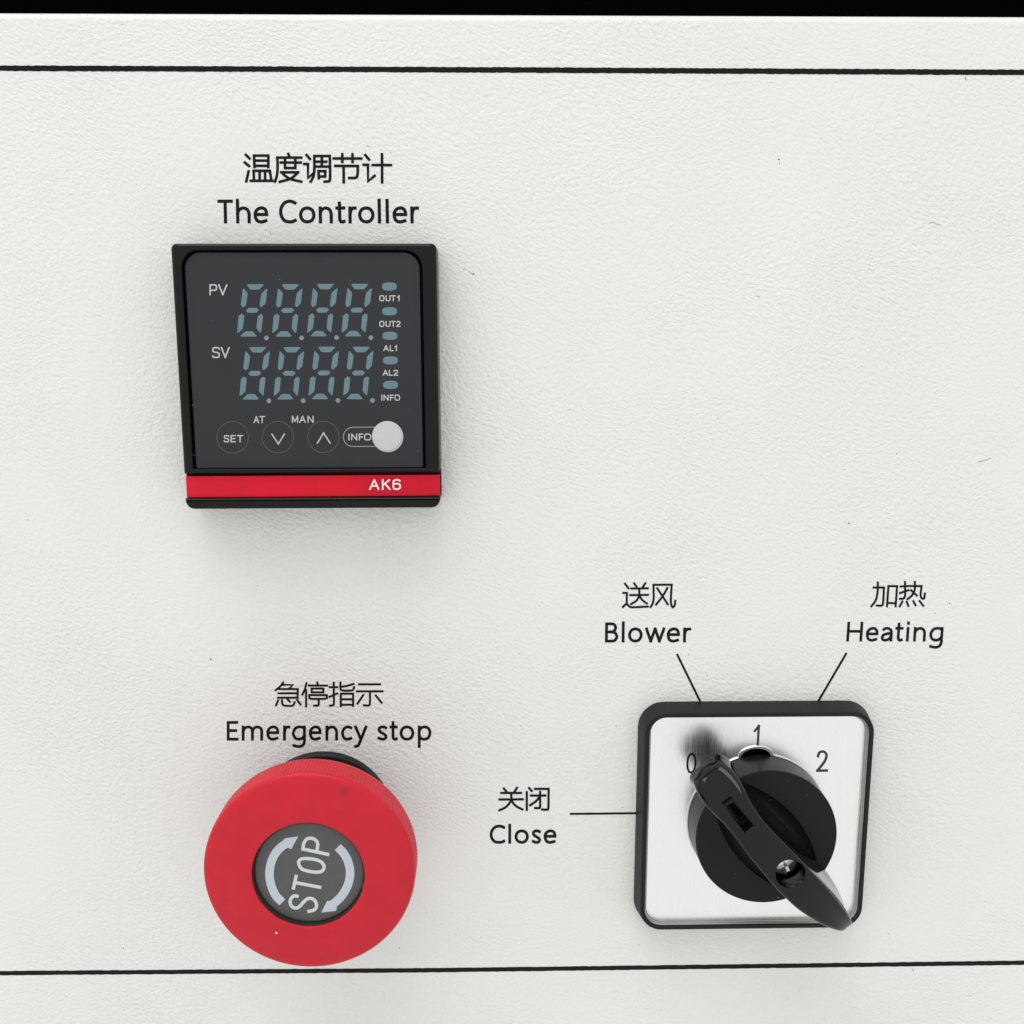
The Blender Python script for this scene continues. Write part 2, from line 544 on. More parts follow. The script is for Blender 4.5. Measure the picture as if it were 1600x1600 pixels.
def line_print(name, pts, w, label, jit, step=5):
    pr = Print(HI)
    dense = []
    for (x0, y0), (x1, y1) in zip(pts[:-1], pts[1:]):
        n = max(1, int(math.hypot(x1 - x0, y1 - y0) / step))
        for i in range(n):
            dense.append((x0 + (x1 - x0) * i / n, y0 + (y1 - y0) * i / n))
    dense.append(pts[-1])
    pr.stroke(dense, w, 1.0, jit)
    o = pr.build(name, M_INK, panel, (0, 0))
    o['label'] = label
    return o


line_print('printed_border', [(-260, 105.6), (0, 106.6), (800, 109.3), (1600, 113.2), (1860, 114.5)], 8.8, 'black printed border line along the top of the panel', 0.42, 4)
line_print('printed_border', [(-260, 1523.5), (0, 1520.6), (400, 1517.8), (680, 1516), (1000, 1512), (1600, 1504.3), (1860, 1501)], 6.8, 'black printed border line below the stop button', 0.28, 6)
line_print('leader_line', [(1058.4, 1023.2), (1096, 1100)], 3.5, 'printed line from the word Blower to the switch', 0.1)
line_print('leader_line', [(1322, 1021.5), (1277, 1098.5)], 3.5, 'printed line from the word Heating to the switch', 0.1)
line_print('leader_line', [(892, 1271.8), (995, 1270.6)], 3.4, 'printed line from the word Close to the switch', 0.1)


def printed(fn, label, m=None, parent=None, origin=(0, 0), h=HI, name='printed_text'):
    pr = Print(h)
    fn(pr)
    o = pr.build(name, m or M_INK, parent or panel, origin)
    if label:
        o['label'] = label
    return o


def cn_controller(pr):
    strokes(pr, [
        [(90, 140), (128, 177)], [(80, 217), (122, 252)], [(118, 305), (95, 405)],
        [(172, 148), (315, 148)], [(172, 148), (176, 262)], [(315, 148), (315, 262)], [(176, 198), (315, 198)], [(176, 250), (315, 250)],
        [(168, 300), (330, 300)], [(168, 300), (172, 395)], [(330, 300), (345, 395)], [(228, 300), (228, 395)], [(283, 300), (283, 395)], [(140, 400), (355, 400)],
        [(515, 132), (530, 165)], [(405, 168), (645, 168)], ('s', [(405, 168), (408, 260), (402, 340), (383, 408)]),
        [(440, 217), (640, 218)], [(482, 185), (482, 270)], [(585, 185), (585, 270)], [(482, 272), (585, 272)],
        [(445, 315), (612, 315)], ('s', [(612, 315), (575, 352), (530, 382), (430, 410)]), ('s', [(455, 322), (490, 355), (545, 385), (645, 408)]),
        [(697, 143), (732, 182)], [(675, 232), (712, 232), (712, 370), (755, 335)],
        ('s', [(775, 155), (775, 290), (765, 360), (738, 408)]), [(775, 152), (930, 152)], ('s', [(930, 152), (932, 260), (932, 385), (915, 405), (878, 408)]),
        [(850, 165), (850, 255)], [(800, 209), (895, 209)], [(800, 258), (905, 258)],
        [(817, 303), (885, 303)], [(885, 303), (883, 357)], [(817, 303), (820, 375)], [(820, 357), (883, 357)],
        [(970, 177), (1245, 177)], [(1055, 135), (1055, 212)], [(1157, 135), (1157, 212)],
        [(985, 251), (1210, 252)], ('s', [(1210, 252), (1208, 330), (1192, 368), (1125, 372)]), [(1068, 252), (1070, 415)],
        [(1285, 143), (1322, 187)], [(1268, 240), (1312, 240), (1312, 405), (1378, 350)], [(1358, 243), (1542, 243)], [(1452, 135), (1453, 415)],
    ], (370, 220), 6.4, 28)


printed(cn_controller, 'five black Chinese characters above the English words The Controller')
printed(lambda pr: word(pr, [('T', 90, 198), ('h', 218, 320), ('e', 340, 442), ('C', 517, 640), ('o', 655, 770), ('n', 792, 890), ('t', 908, 978),
                             ('r', 998, 1057), ('o', 1065, 1180), ('l', 1202, 1225), ('l', 1257, 1280), ('e', 1305, 1407), ('r', 1428, 1490)],
                        (320, 220), 4.444, 23, 574, 408, 455, 402, -0.02), 'black words The Controller above the display unit')


def cn_stop(pr):
    strokes(pr, [
        ('s', [(468, 75), (448, 102), (415, 130)]), [(462, 92), (537, 92), (512, 118)], [(440, 122), (570, 122)], [(572, 122), (572, 184)],
        [(435, 152), (570, 152)], [(432, 184), (572, 184)], [(432, 203), (418, 237)], ('s', [(460, 202), (462, 226), (478, 240), (535, 240), (550, 215)]),
        [(500, 195), (516, 212)], [(568, 200), (592, 232)],
        ('s', [(635, 80), (622, 125), (605, 162)]), [(632, 130), (632, 245)], [(712, 75), (716, 95)], [(652, 97), (782, 97)],
        [(672, 118), (755, 118), (755, 145)], [(672, 118), (672, 145), (755, 145)], [(655, 187), (655, 165), (780, 165), (780, 187)],
        [(668, 192), (765, 192)], ('s', [(722, 192), (722, 225), (716, 240), (690, 240)]),
        [(800, 108), (855, 108)], ('s', [(830, 75), (830, 150), (830, 225), (822, 238), (803, 240)]), [(800, 177), (855, 153)],
        ('s', [(878, 75), (878, 118), (892, 132), (960, 131), (975, 108)]), ('s', [(970, 85), (930, 98), (880, 106)]),
        [(880, 155), (968, 155)], [(968, 155), (968, 243)], [(880, 155), (880, 243)], [(880, 195), (968, 195)], [(880, 234), (968, 234)],
        [(1010, 88), (1160, 88)], [(995, 138), (1178, 138)], ('s', [(1088, 138), (1088, 220), (1080, 238), (1045, 238)]),
        [(1040, 165), (1000, 225)], [(1130, 168), (1172, 220)],
    ], (340, 1050), 4.571, 15.5)


printed(cn_stop, 'four black Chinese characters above the words Emergency stop')
printed(lambda pr: word(pr, [('E', 65, 150), ('m', 172, 325), ('e', 348, 440), ('r', 467, 520), ('g', 530, 630), ('e', 652, 742), ('n', 770, 860),
                             ('c', 882, 962), ('y', 975, 1070), ('s', 1140, 1215), ('t', 1228, 1287), ('o', 1300, 1405), ('p', 1430, 1527)],
                        (340, 1050), 4.571, 20.5, 490, 350, 382, 345, 0.0), 'black words Emergency stop above the red button')


def cn_close(pr):
    strokes(pr, [
        [(230, 75), (258, 108)], [(355, 68), (330, 108)], [(205, 117), (395, 117)], [(188, 180), (412, 178)],
        ('s', [(300, 117), (300, 178), (280, 220), (240, 258), (188, 283)]), ('s', [(300, 180), (325, 222), (360, 252), (408, 275)]),
        [(472, 70), (497, 98)], [(450, 110), (450, 280)], [(530, 78), (660, 78)], ('s', [(660, 78), (659, 170), (657, 262), (645, 278), (598, 276)]),
        [(490, 142), (628, 142)], ('s', [(578, 107), (578, 180), (578, 245), (568, 262), (530, 262)]), ('s', [(575, 150), (540, 195), (482, 235)]),
    ], (750, 1220), 6.154, 23)


printed(cn_close, 'two black Chinese characters above the word Close')
printed(lambda pr: word(pr, [('C', 93, 243), ('l', 272, 300), ('o', 332, 470), ('s', 495, 590), ('e', 612, 735)],
                        (750, 1220), 6.154, 28, 606, 422, 468, 413, 0.0), 'black word Close left of the rotary switch')


def cn_blower(pr):
    strokes(pr, [
        [(338, 160), (378, 212)], [(443, 157), (468, 190)], [(570, 155), (540, 200)], [(410, 215), (598, 213)], [(398, 290), (600, 288)],
        ('s', [(500, 215), (500, 290), (472, 350), (408, 392)]), ('s', [(505, 298), (535, 345), (588, 385)]),
        [(320, 265), (360, 265), (358, 385), (315, 425)], ('s', [(358, 385), (385, 415), (425, 428), (598, 420)]),
        ('s', [(662, 175), (665, 310), (655, 380), (630, 425)]), [(662, 173), (870, 172)], ('s', [(870, 172), (862, 300), (862, 385), (880, 428), (903, 405), (910, 355)]),
        ('s', [(705, 212), (770, 310), (825, 395)]), ('s', [(820, 210), (765, 305), (692, 398)]),
    ], (930, 890), 7.275, 25)


printed(cn_blower, 'two black Chinese characters above the word Blower')
printed(lambda pr: word(pr, [('B', 110, 262), ('l', 300, 333), ('o', 372, 538), ('w', 565, 795), ('e', 812, 962), ('r', 998, 1090)],
                        (930, 890), 7.275, 33, 829, 600, 658, 588, 0.015), 'black word Blower above the rotary switch')


def cn_heating(pr):
    strokes(pr, [
        [(700, 187), (808, 187)], ('s', [(808, 187), (803, 290), (798, 350), (785, 375), (735, 375)]), ('s', [(745, 135), (741, 240), (722, 320), (678, 382)]),
        [(855, 172), (945, 172)], [(945, 172), (930, 382)], [(855, 172), (840, 382)], [(842, 348), (932, 350)],
        [(980, 176), (1062, 172)], ('s', [(1028, 130), (1028, 200), (1028, 270), (1014, 300), (975, 305)]), [(975, 245), (1062, 215)],
        [(1085, 171), (1200, 172)], ('s', [(1200, 172), (1190, 265), (1205, 300), (1226, 298), (1235, 250)]), ('s', [(1130, 130), (1130, 200), (1105, 262), (1055, 308)]),
        [(1090, 215), (1150, 270)], [(1000, 333), (972, 382)], [(1045, 335), (1062, 378)], [(1115, 330), (1137, 372)], [(1180, 328), (1217, 376)],
    ], (1260, 890), 6.667, 23)


printed(cn_heating, 'two black Chinese characters above the word Heating')
printed(lambda pr: word(pr, [('H', 414, 580), ('e', 615, 745), ('a', 772, 897), ('t', 917, 1003), ('i', 1037, 1063), ('n', 1110, 1240), ('g', 1275, 1420)],
                        (1260, 890), 6.667, 29, 750, 543, 597, None, 0.07), 'black word Heating above the right corner of the switch')

# stray specks and short hairs stuck in the paint
pr = Print(HI)
for x, y, r in [(1217, 249, 1.6), (1218, 255, 1.0), (329, 1030, 1.6), (1326, 818, 1.5), (1401, 709, 1.0), (1347, 572, 1.0), (1461, 613, 0.8), (1076, 1023, 0.9),
                (725, 421, 1.1), (740, 428, 1.5), (191, 38, 1.0), (155, 493, 1.0), (963, 1135, 1.0), (624, 1481, 1.0), (403, 915, 0.8), (812, 1021, 0.8),
                (1388, 1459, 0.9), (1484, 943, 1.1), (1461, 958, 0.9), (193, 1482, 1.0), (103, 1557, 0.8), (1516, 1556, 0.9), (972, 1261, 1.0),
                (1320, 733, 0.8), (1122, 653, 0.9), (575, 228, 1.2), (610, 238, 0.9), (43, 812, 0.8), (890, 640, 0.7), (140, 1240, 0.7), (1105, 1056, 0.9)]:
    pr.shape(ell(x, y, r, r * 0.8, 0.4, 7)[:-1])
for pts in ([(1451, 350), (1457, 347), (1463, 350), (1469, 351)], [(1529, 722), (1540, 719), (1549, 715)], [(1508, 122), (1510, 126), (1508.5, 120)],
            [(1182, 462), (1187, 464)], [(1425, 1513.5), (1428, 1518)], [(733, 424), (739, 429)], [(422, 362), (423, 366)]):
    pr.stroke(smooth(pts), 0.6)
o = pr.build('paint_speck', mat('dark_dirt', (0.19, 0.18, 0.17), 0.7, 0, 0.2), panel, (0, 0))
o['kind'] = 'stuff'

# ---------------------------------------------------------------- temperature controller
CT = (-33.4, -7.0)
TC = thing('temperature_controller', CT, 'square black controller with unlit double digit display and red stripe', 'controller')
ROT = 0.25
HB = 8.0


def ct(name, vf, m, parent=None):
    return mesh(name, rotv(vf[0], CT, ROT), vf[1], m, parent or TC, CT)


def lp(px, py, h):
    """photo point -> controller frame before its small rotation"""
    x, z = P(px, py, h)
    return rotv([(x, z, h)], CT, -ROT)[0][:2]


xl = (lp(268, 390, HB)[0] + lp(286, 735, HB)[0]) / 2 - 0.12
xr = (lp(683.5, 390, HB)[0] + lp(685, 735, HB)[0]) / 2
zt = lp(475, 380, HB)[1]
zfb = lp(475, 740, HB)[1]
zb = lp(480, 795, HB)[1]
wx0, wz1 = lp(292, 450, 7.4)[0], lp(475, 394, 7.4)[1]
wx1, wz0 = lp(658.5, 560, 7.4)[0], lp(475, 732, 7.4)[1]
wx0 = (wx0 + lp(304, 720, 7.4)[0]) / 2
# rear body that fills the groove, its plastic darkened to paint the gap's shade
ct('rear_body', slab(xl + 0.04, xr - 0.04, zb + 0.3, zt - 0.2, (0.6, 0.6, 1.6, 1.6), 0, 6.4, 0.12), mat('gap_shade_plastic', (0.004, 0.004, 0.004), 0.8, 0, 0.08))
# upper frame round the window
RC = (3.0, 3.0, 0.25, 0.25)
loops = [[(x, z, 0.02) for x, z in rrect(xl, xr, zfb, zt, (1.0, 1.0, 0.3, 0.3))]]
for e, h in fil(HB, 0.75, 6):
    ex = e * 2.1 - e                                  # the two side pillars are rounder than top and bottom
    loops.append([(x, z, h) for x, z in rrect(xl + ex, xr - ex, zfb, zt, (1.0, 1.0, 0.3, 0.3), inset=e)])
ox = (wx0 - 0.42, wx1 + 0.48, wz0 - 0.02, wz1 + 0.3)   # the opening leaves a dark gap round the face plate
for e, h in ((-0.12, HB), (-0.03, HB - 0.1), (0.0, HB - 0.4), (0.0, 6.42)):
    loops.append([(x, z, h) for x, z in rrect(*ox, (3.2, 3.2, 0.25, 0.25), inset=e)])
ct('housing_frame', loft(loops, False, False), M_HOUSING)
ct('face_plate', slab(wx0 + 0.03, wx1 - 0.03, wz0 + 0.05, wz1 - 0.03, RC, 6.2, 7.4, 0.12), M_FACE)
HF = 7.41
zr1, zr0 = lp(480, 744, 7.7)[1], lp(480, 776.5, 7.7)[1]
band = ct('red_stripe', slab(xl + 0.12, xr - 0.06, zr0, zr1, (0.12, 0.12, 0.12, 0.12), 0.5, 7.7, 0.1), M_BAND)
# round the two ends of the stripe and lip like the frame
for vtx in band.data.vertices:
    for xe, sgn in ((xl, 1), (xr, -1)):
        d = (vtx.co.x / MM + CT[0] - xe) * sgn
        if d < 1.4 and vtx.co.y < -0.006:
            vtx.co.y = -(7.7 - 0.9 * (1 - d / 1.4) ** 2) * MM
ct('lower_lip', slab(xl - 0.02, xr + 0.02, zb, zr0 - 0.12, (0.15, 0.15, 1.7, 1.7), 0, 7.9, 0.55), M_HOUSING)

# digits: seven slanted windows and a point each
SEGS = [[(833, 560), (1020, 560), (968, 617), (872, 617)],
        [(797, 598), (848, 655), (828, 785), (797, 803), (775, 780)],
        [(1053, 598), (1035, 760), (990, 803), (971, 780), (990, 655)],
        [(828, 834), (855, 808), (945, 808), (963, 832), (938, 859), (848, 859)],
        [(785, 868), (812, 885), (797, 1025), (735, 1075), (752, 890)],
        [(990, 868), (1008, 890), (985, 1075), (938, 1020), (952, 890)],
        [(765, 1107), (945, 1107), (898, 1050), (820, 1050)]]


def soft(pts):
    out = []
    n = len(pts)
    for i in range(n):
        a, b, c = pts[i - 1], pts[i], pts[(i + 1) % n]
        for q, t in ((a, .1), (c, .1)):
            out.append((b[0] + (q[0] - b[0]) * t, b[1] + (q[1] - b[1]) * t))
    return out


for row, starts in ((0, [384.95, 439.9, 494.5, 548.25]), (1, [388.7, 442.3, 496.6, 550.6])):
    for k, sx in enumerate(starts):
        oy = 360 + (0 if row == 0 else 98.2) + (-0.5 if k > 1 else 0)
        cx, cz = P(sx + 10, oy + 125, HF)
        dg = bpy.data.objects.new('digit', None)
        dg.empty_display_size = 0.003
        dg.parent = TC
        dg.location = ((cx - CT[0]) * MM, 0, (cz - CT[1]) * MM)
        COL.objects.link(dg)
        dg['label'] = 'unlit figure eight, number %d of the %s row' % (k + 1, ('upper', 'lower')[row])
        for sg in SEGS:
            pr = Print(HF)
            j = lambda: random.uniform(-.12, .12)
            pr.shape([(sx + (x - 833) / 6.667 + j(), oy + y / 6.667 + j()) for x, y in soft(sg)])
            pr.build('segment', M_SEG, dg, (cx, cz))
        pr = Print(HF)
        pr.shape(ell(sx + (1042 - 833) / 6.667, oy + 1120 / 6.667, 3.7, 3.7, 0, 14)[:-1])
        pr.build('decimal_point', M_DOT, dg, (cx, cz))

for (cx, cy), nm in zip(((608.4, 447.7), (608.7, 486.3), (609.3, 524.7), (610, 563.1), (610.2, 601.3)), ('OUT1', 'OUT2', 'AL1', 'AL2', 'INFO')):
    pr = Print(HF)
    pr.shape([(x, y) for x, y in ell(cx, cy, 11.6, 6.3, 0, 28, 0.72)[:-1]])
    o = pr.build('indicator_window', M_SEG, TC, CT)
    o['label'] = 'small unlit oval lamp above the letters ' + nm


def tx(letters, o_, s, sw, base, cap, label, m=M_PRINT, slant=0.0, parent=None, h=HF + 0.005):
    printed(lambda pr: word(pr, letters, o_, s, sw, base, cap, slant=slant), label, m, parent or TC, CT, h)


tx([('P', 448, 530), ('V', 538, 636)], (260, 360), 6.667, 15, 676, 560, 'pale letters PV')
tx([('S', 475, 558), ('V', 566, 660)], (260, 360), 6.667, 15, 1330, 1214, 'pale letters SV')
tx([('O', 750, 805), ('U', 816, 868), ('T', 872, 922), ('1', 935, 962)], (480, 360), 6.667, 11, 738, 675, 'pale letters OUT1')
tx([('O', 750, 805), ('U', 816, 868), ('T', 872, 922), ('2', 927, 972)], (480, 360), 6.667, 11, 1005, 943, 'pale letters OUT2')
tx([('A', 793, 850), ('L', 860, 900), ('1', 910, 935)], (480, 360), 6.667, 11, 1258, 1195, 'pale letters AL1')
tx([('A', 787, 843), ('L', 850, 890), ('2', 898, 947)], (480, 360), 6.667, 11, 1514, 1452, 'pale letters AL2')
tx([('I', 771, 783), ('N', 795, 848), ('F', 862, 902), ('O', 908, 968)], (480, 580), 6.667, 10.5, 306, 244, 'pale letters INFO under the lamps')
tx([('A', 908, 966), ('T', 966, 1028)], (260, 580), 6.667, 11, 542, 467, 'pale letters AT')
tx([('M', 1307, 1373), ('A', 1384, 1452), ('N', 1470, 1534)], (260, 580), 6.667, 11, 538, 463, 'pale letters MAN')
tx([('A', 645, 752), ('K', 778, 868), ('6', 888, 976)], (480, 580), 6.667, 17, 1236, 1124, 'white letters AK6 on the red stripe', M_WHITE, parent=band, h=7.715)


def button(cx, cy, r, sym, label, filled=False):
    c = P(cx, cy, HF)
    b = bpy.data.objects.new('touch_button', None)
    b.empty_display_size = 0.003
    b.parent = TC
    b.location = ((c[0] - CT[0]) * MM, 0, (c[1] - CT[1]) * MM)
    COL.objects.link(b)
    b['label'] = label
    pr = Print(HF)
    pr.stroke(ell(cx, cy, r, r, 0, 56), 0.8, 0)
    pr.build('button_outline', M_OUTLINE, b, c)
    pr = Print(HF + 0.005)
    sym(pr)
    pr.build('button_symbol', M_PRINT, b, c)


button(363.5, 683.3, 24.6, lambda pr: word(pr, [('S', 597, 655), ('E', 668, 724), ('T', 735, 800)], (260, 580), 6.667, 12, 741, 665), 'round outlined button marked SET')
button(434.3, 683.0, 24.6, lambda pr: strokes(pr, [[(1099, 655), (1166, 758)], [(1166, 758), (1229, 655)]], (260, 580), 6.667, 13), 'round outlined button with a down arrow')
button(505.2, 682.7, 24.4, lambda pr: strokes(pr, [[(106, 750), (170, 642)], [(170, 642), (239, 750)]], (480, 580), 6.667, 13), 'round outlined button with an up arrow')
# INFO capsule, partly under the round grey cap
c = P(582, 682.5, HF)
cap_b = bpy.data.objects.new('touch_button', None)
cap_b.parent = TC
cap_b.empty_display_size = 0.003
cap_b.location = ((c[0] - CT[0]) * MM, 0, (c[1] - CT[1]) * MM)
COL.objects.link(cap_b)
cap_b['label'] = 'capsule shaped outline marked INFO half under the grey disc'
pr = Print(HF)
q = [(600, 667.3), (552, 667.6)] + [(551.5 - 15 * math.sin(a), 682.6 - 15 * math.cos(a)) for a in [math.pi * i / 14 for i in range(1, 14)]] + [(552, 697.6), (600, 697.3)]
pr.stroke(q, 1.3, 0)
pr.build('button_outline', mat('mid_grey_ink', (0.30, 0.30, 0.31), 0.5, 0, 0.3), cap_b, c)
pr = Print(HF + 0.005)
word(pr, [('I', 428, 442), ('N', 458, 521), ('F', 537, 582), ('O', 590, 668)], (480, 580), 6.667, 12, 721, 649)
pr.build('button_symbol', M_PRINT, cap_b, c)
gc = P(605.6, 682.4, 7.7)
gr = abs(P(630, 682.4, 7.7)[0] - gc[0])
v, f = lathe([(gr, 7.41), (gr, 7.62), (gr - .05, 7.66), (gr - .4, 7.66)], gc, 64, False, True)
o = mesh('grey_disc', v, f, M_DISC, TC, CT)
o['label'] = 'plain light grey round disc at the right end of the button row'
v, f = lathe([(gr - .17, 7.62), (gr - .17, 7.80), (gr - .2, 7.84), (gr - .28, 7.86), (gr - .34, 7.865)], (gc[0] - 0.12, gc[1] + 0.13), 64, False, True)
mesh('disc_cap', v, f, M_DISC, o, CT)

# ---------------------------------------------------------------- emergency stop button
ES = thing('emergency_stop_button', STOP, 'large round red mushroom push button with grey label reading STOP', 'push button')
rc = P(503, 1279, 2)
v, f = lathe([(14.1, 0.0), (14.1, 1.6), (13.8, 1.9), (12.2, 2.0), (11.6, 2.2), (11.4, 17.0)], (-34.35, -97.9), 96)
mesh('mounting_collar', v, f, M_FRAME, ES, STOP)
NK = 1440


def knurl(r, h, a):
    if 16.5 < h < 22.9 and r > 19.2:
        t = min(1, (22.9 - h) / 0.8, (h - 16.5) / 0.4)
        return r - 0.13 * t * (0.5 + 0.5 * math.cos(a * 180))
    return r


prof = [(12.5, 16.2), (19.1, 16.2), (19.55, 16.6), (19.75, 17.2)]
prof += [(19.75, h) for h in (18, 19, 20, 21, 22)]
prof += [(19.72, 22.4), (19.62, 22.8), (19.42, 23.15), (19.1, 23.38), (18.7, 23.5), (17.5, 23.74), (15, 24.14), (12.5, 24.38), (10.85, 24.46), (10.6, 24.44), (10.45, 24.34), (10.4, 24.2), (10.38, 21.5)]
v, f = lathe(prof, STOP, NK, False, False, knurl)
capo = mesh('button_cap', v, f, M_RED, ES, STOP, smooth=40)
sp = P(432, 1457.5, 24.3)
v, f = lathe([(0.2, 23.3), (0.2, 24.35), (0.1, 24.42)], sp, 8, True, True)
mesh('paint_fleck', v, f, M_WHITE, capo, STOP)
HL = 23.15
v, f = lathe([(10.22, 21.4), (10.22, HL - 0.3), (10.15, HL - 0.1), (10.0, HL - 0.01), (9.8, HL)], STOP, 96, False, True)
lab = mesh('label_disc', v, f, M_LABEL, ES, STOP)
lab['label'] = 'grey round label with two curved arrows and the word STOP'
v, f = lathe([(10.36, 21.5), (10.36, HL + 1.0), (10.31, HL + 1.05), (10.26, HL + 1.0), (10.24, HL - 0.3)], STOP, 96)
mesh('label_rim', v, f, M_LABEL_EDGE, ES, STOP)
OS, SS = (390, 1280), 8.421
printed(lambda pr: strokes(pr, [
    ('s', [(625, 1013), (585, 1010), (548, 1040), (533, 1095), (557, 1148), (610, 1170), (660, 1145), (715, 1085), (768, 1045), (828, 1048), (870, 1088), (880, 1145), (850, 1193), (782, 1212)]),
    [(611, 752), (578, 905)], [(598, 833), (922, 895)],
    ('s', [(645, 572), (670, 530), (740, 517), (860, 530), (945, 565), (980, 625), (955, 680), (880, 697), (770, 683), (680, 648), (645, 572)]),
    [(703, 392), (1028, 462)], ('s', [(703, 392), (712, 320), (750, 264), (810, 250), (868, 276), (896, 325), (884, 425)])],
    OS, SS, 44), 'off white word STOP written up the label', M_STOPTXT, lab, STOP, HL + 0.012)


def arc_arrow(pts, w, head):
    def fn(pr):
        q = smooth([(OS[0] + x / SS, OS[1] + y / SS) for x, y in pts])
        pr.stroke(q, w / SS, 0.15)
        pr.shape([(OS[0] + x / SS, OS[1] + y / SS) for x, y in head])
    return fn


printed(arc_arrow([(425, 1088), (345, 1005), (287, 880), (261, 735), (278, 590), (330, 465), (400, 380), (480, 318)], 112, [(448, 262), (470, 250), (640, 226), (548, 393), (500, 375), (455, 300)]),
        'curved arrow pointing up on the left of the label', M_ARROW, lab, STOP, HL + 0.014, 'curved_arrow')
printed(arc_arrow([(1165, 372), (1240, 452), (1296, 560), (1322, 690), (1306, 825), (1255, 945), (1185, 1040), (1095, 1118)], 112, [(1022, 1072), (1080, 1080), (1150, 1165), (1135, 1207), (943, 1229)]),
        'curved arrow pointing down on the right of the label', M_ARROW, lab, STOP, HL + 0.014, 'curved_arrow')

# ---------------------------------------------------------------- rotary switch
SWT = thing('rotary_switch', SW, 'black rotary lever switch on a square brushed steel plate numbered 0 1 2', 'rotary switch')
HFR = 4.6
sx0 = (P(1007, 1140, HFR)[0] + P(1002, 1400, HFR)[0]) / 2
sx1 = (P(1366, 1150, HFR)[0] + P(1348, 1410, HFR)[0]) / 2
sz1, sz0 = P(1180, 1113.5, HFR)[1], P(1180, 1451.5, HFR)[1]
RR = (4.6, 4.6, 4.6, 4.6)
RIM = 0.95
loops = [[(x, z, 0.0) for x, z in rrect(sx0, sx1, sz0, sz1, RR, 12, -0.75)]]
loops.append([(x, z, 0.6) for x, z in rrect(sx0, sx1, sz0, sz1, RR, 12, -0.72)])
for e, h in fil(HFR, 0.22, 3):
    loops.append([(x, z, h) for x, z in rrect(sx0, sx1, sz0, sz1, RR, 12, e)])
for e, h in ((RIM - 0.1, HFR), (RIM, HFR - 0.1), (RIM, HFR - 0.45)):
    loops.append([(x, z, h) for x, z in rrect(sx0, sx1, sz0, sz1, RR, 12, e)])
mesh('frame', *loft(loops, True, False), M_FRAME, SWT, SW)
HP = 3.35
loops = []
for e, h in ((RIM, HFR - 0.35), (RIM + 0.06, HFR - 0.3), (RIM + 0.12, HP + 0.15), (RIM + 0.3, HP + 0.08), (RIM + 0.42, HP + 0.14), (RIM + 0.5, HP + 0.005)):
    loops.append([(x, z, h) for x, z in rrect(sx0, sx1, sz0, sz1, RR, 12, e)])
mesh('inner_edge', *loft(loops, False, False), M_EDGE, SWT, SW)
v, f = slab(sx0 + RIM, sx1 - RIM, sz0 + RIM, sz1 - RIM, (3.6,) * 4, 2.5, HP, 0.02, 12)
plate = mesh('steel_plate', v, f, M_STEEL, SWT, SW)
A1 = 11.43
printed(lambda pr: pr.stroke(ell(1060 + 233 / A1, 1130 + 715 / A1, 6.3, 14.6, 0.05, 30, 0.92), 3.3), 'figure 0', M_INK, plate, SW, HP + 0.012, 'printed_number')
printed(lambda pr: strokes(pr, [[(1365, 140), (1438, 48)], [(1438, 48), (1416, 392)]], (1060, 1130), A1, 43), 'figure 1', M_NUM, plate, SW, HP + 0.012, 'printed_number')
printed(lambda pr: strokes(pr, [('s', [(243, 1222), (262, 1160), (310, 1127), (372, 1132), (415, 1180), (412, 1255), (370, 1345), (305, 1430), (232, 1522)]), [(232, 1522), (425, 1520)]],
                           (1260, 1090), 13.333, 55), 'figure 2', M_NUM, plate, SW, HP + 0.012, 'printed_number')

# bare metal rim of the plate's opening with its key notch at the top, and a black sheet painting the shade inside it
KR = 14.25
NA = math.radians(93.5)


def rim_r(base, bump, half):
    def g(a):
        d = (a - NA + math.pi) % (2 * math.pi) - math.pi
        s_ = math.sin(abs(d)) * base if abs(d) < 1.2 else 99
        b = 0
        if s_ < half:
            b = math.sqrt(max(0, 1 - (s_ / half) ** 2)) * bump
        elif s_ < half + 0.8:
            b = 0
        return base + b
    return g


n = 240
ro, ri = rim_r(KR + 0.42, 1.75, 3.6), rim_r(KR + 0.12, 1.45, 3.0)
angs = [2 * math.pi * i / n for i in range(n)]
loops = []
for g, h in ((ro, HP - 0.05), (ro, HP + 0.25), (lambda a: ro(a) - 0.12, HP + 0.38), (lambda a: ri(a) + 0.05, HP + 0.38), (ri, HP + 0.3), (ri, HP + 0.0)):
    loops.append([(SW[0] + g(a) * math.cos(a), SW[1] + g(a) * math.sin(a), h) for a in angs])
mesh('opening_rim', *loft(loops, False, False), M_CHROME, SWT, SW)
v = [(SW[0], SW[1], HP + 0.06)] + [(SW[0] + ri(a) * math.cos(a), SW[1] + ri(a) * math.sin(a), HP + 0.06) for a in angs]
mesh('opening_painted_shade', v, [(0, 1 + i, 1 + (i + 1) % n) for i in range(n)], M_GAP_SHADE, SWT, SW, smooth=0, fix=False)

# knob: disc with two scooped pockets beside the lever
HD = 11.0
AX = math.atan2(-0.775, 0.632) + math.radians(1.5)
U = (math.cos(AX), math.sin(AX))
V = (-U[1], U[0])


def uv(u, w):
    return (SW[0] + U[0] * u + V[0] * w, SW[1] + U[1] * u + V[1] * w)


def top_h(x, z):
    dx, dz = x - SW[0], z - SW[1]
    u, w = dx * U[0] + dz * U[1], dx * V[0] + dz * V[1]
    r = math.hypot(dx, dz)
    bd = 7.0 * (1 - (u / 17.8) ** 2) if abs(u) < 17.8 else 0
    t = (bd - abs(w)) / 2.6
    t = max(0, min(1, t))
    dep = 0.75 * (0.2 * (t > 0) + 0.8 * t * (2 - t)) * min(1, max(0, (KR - 0.5 - r) / 2.0))
    return HD - dep


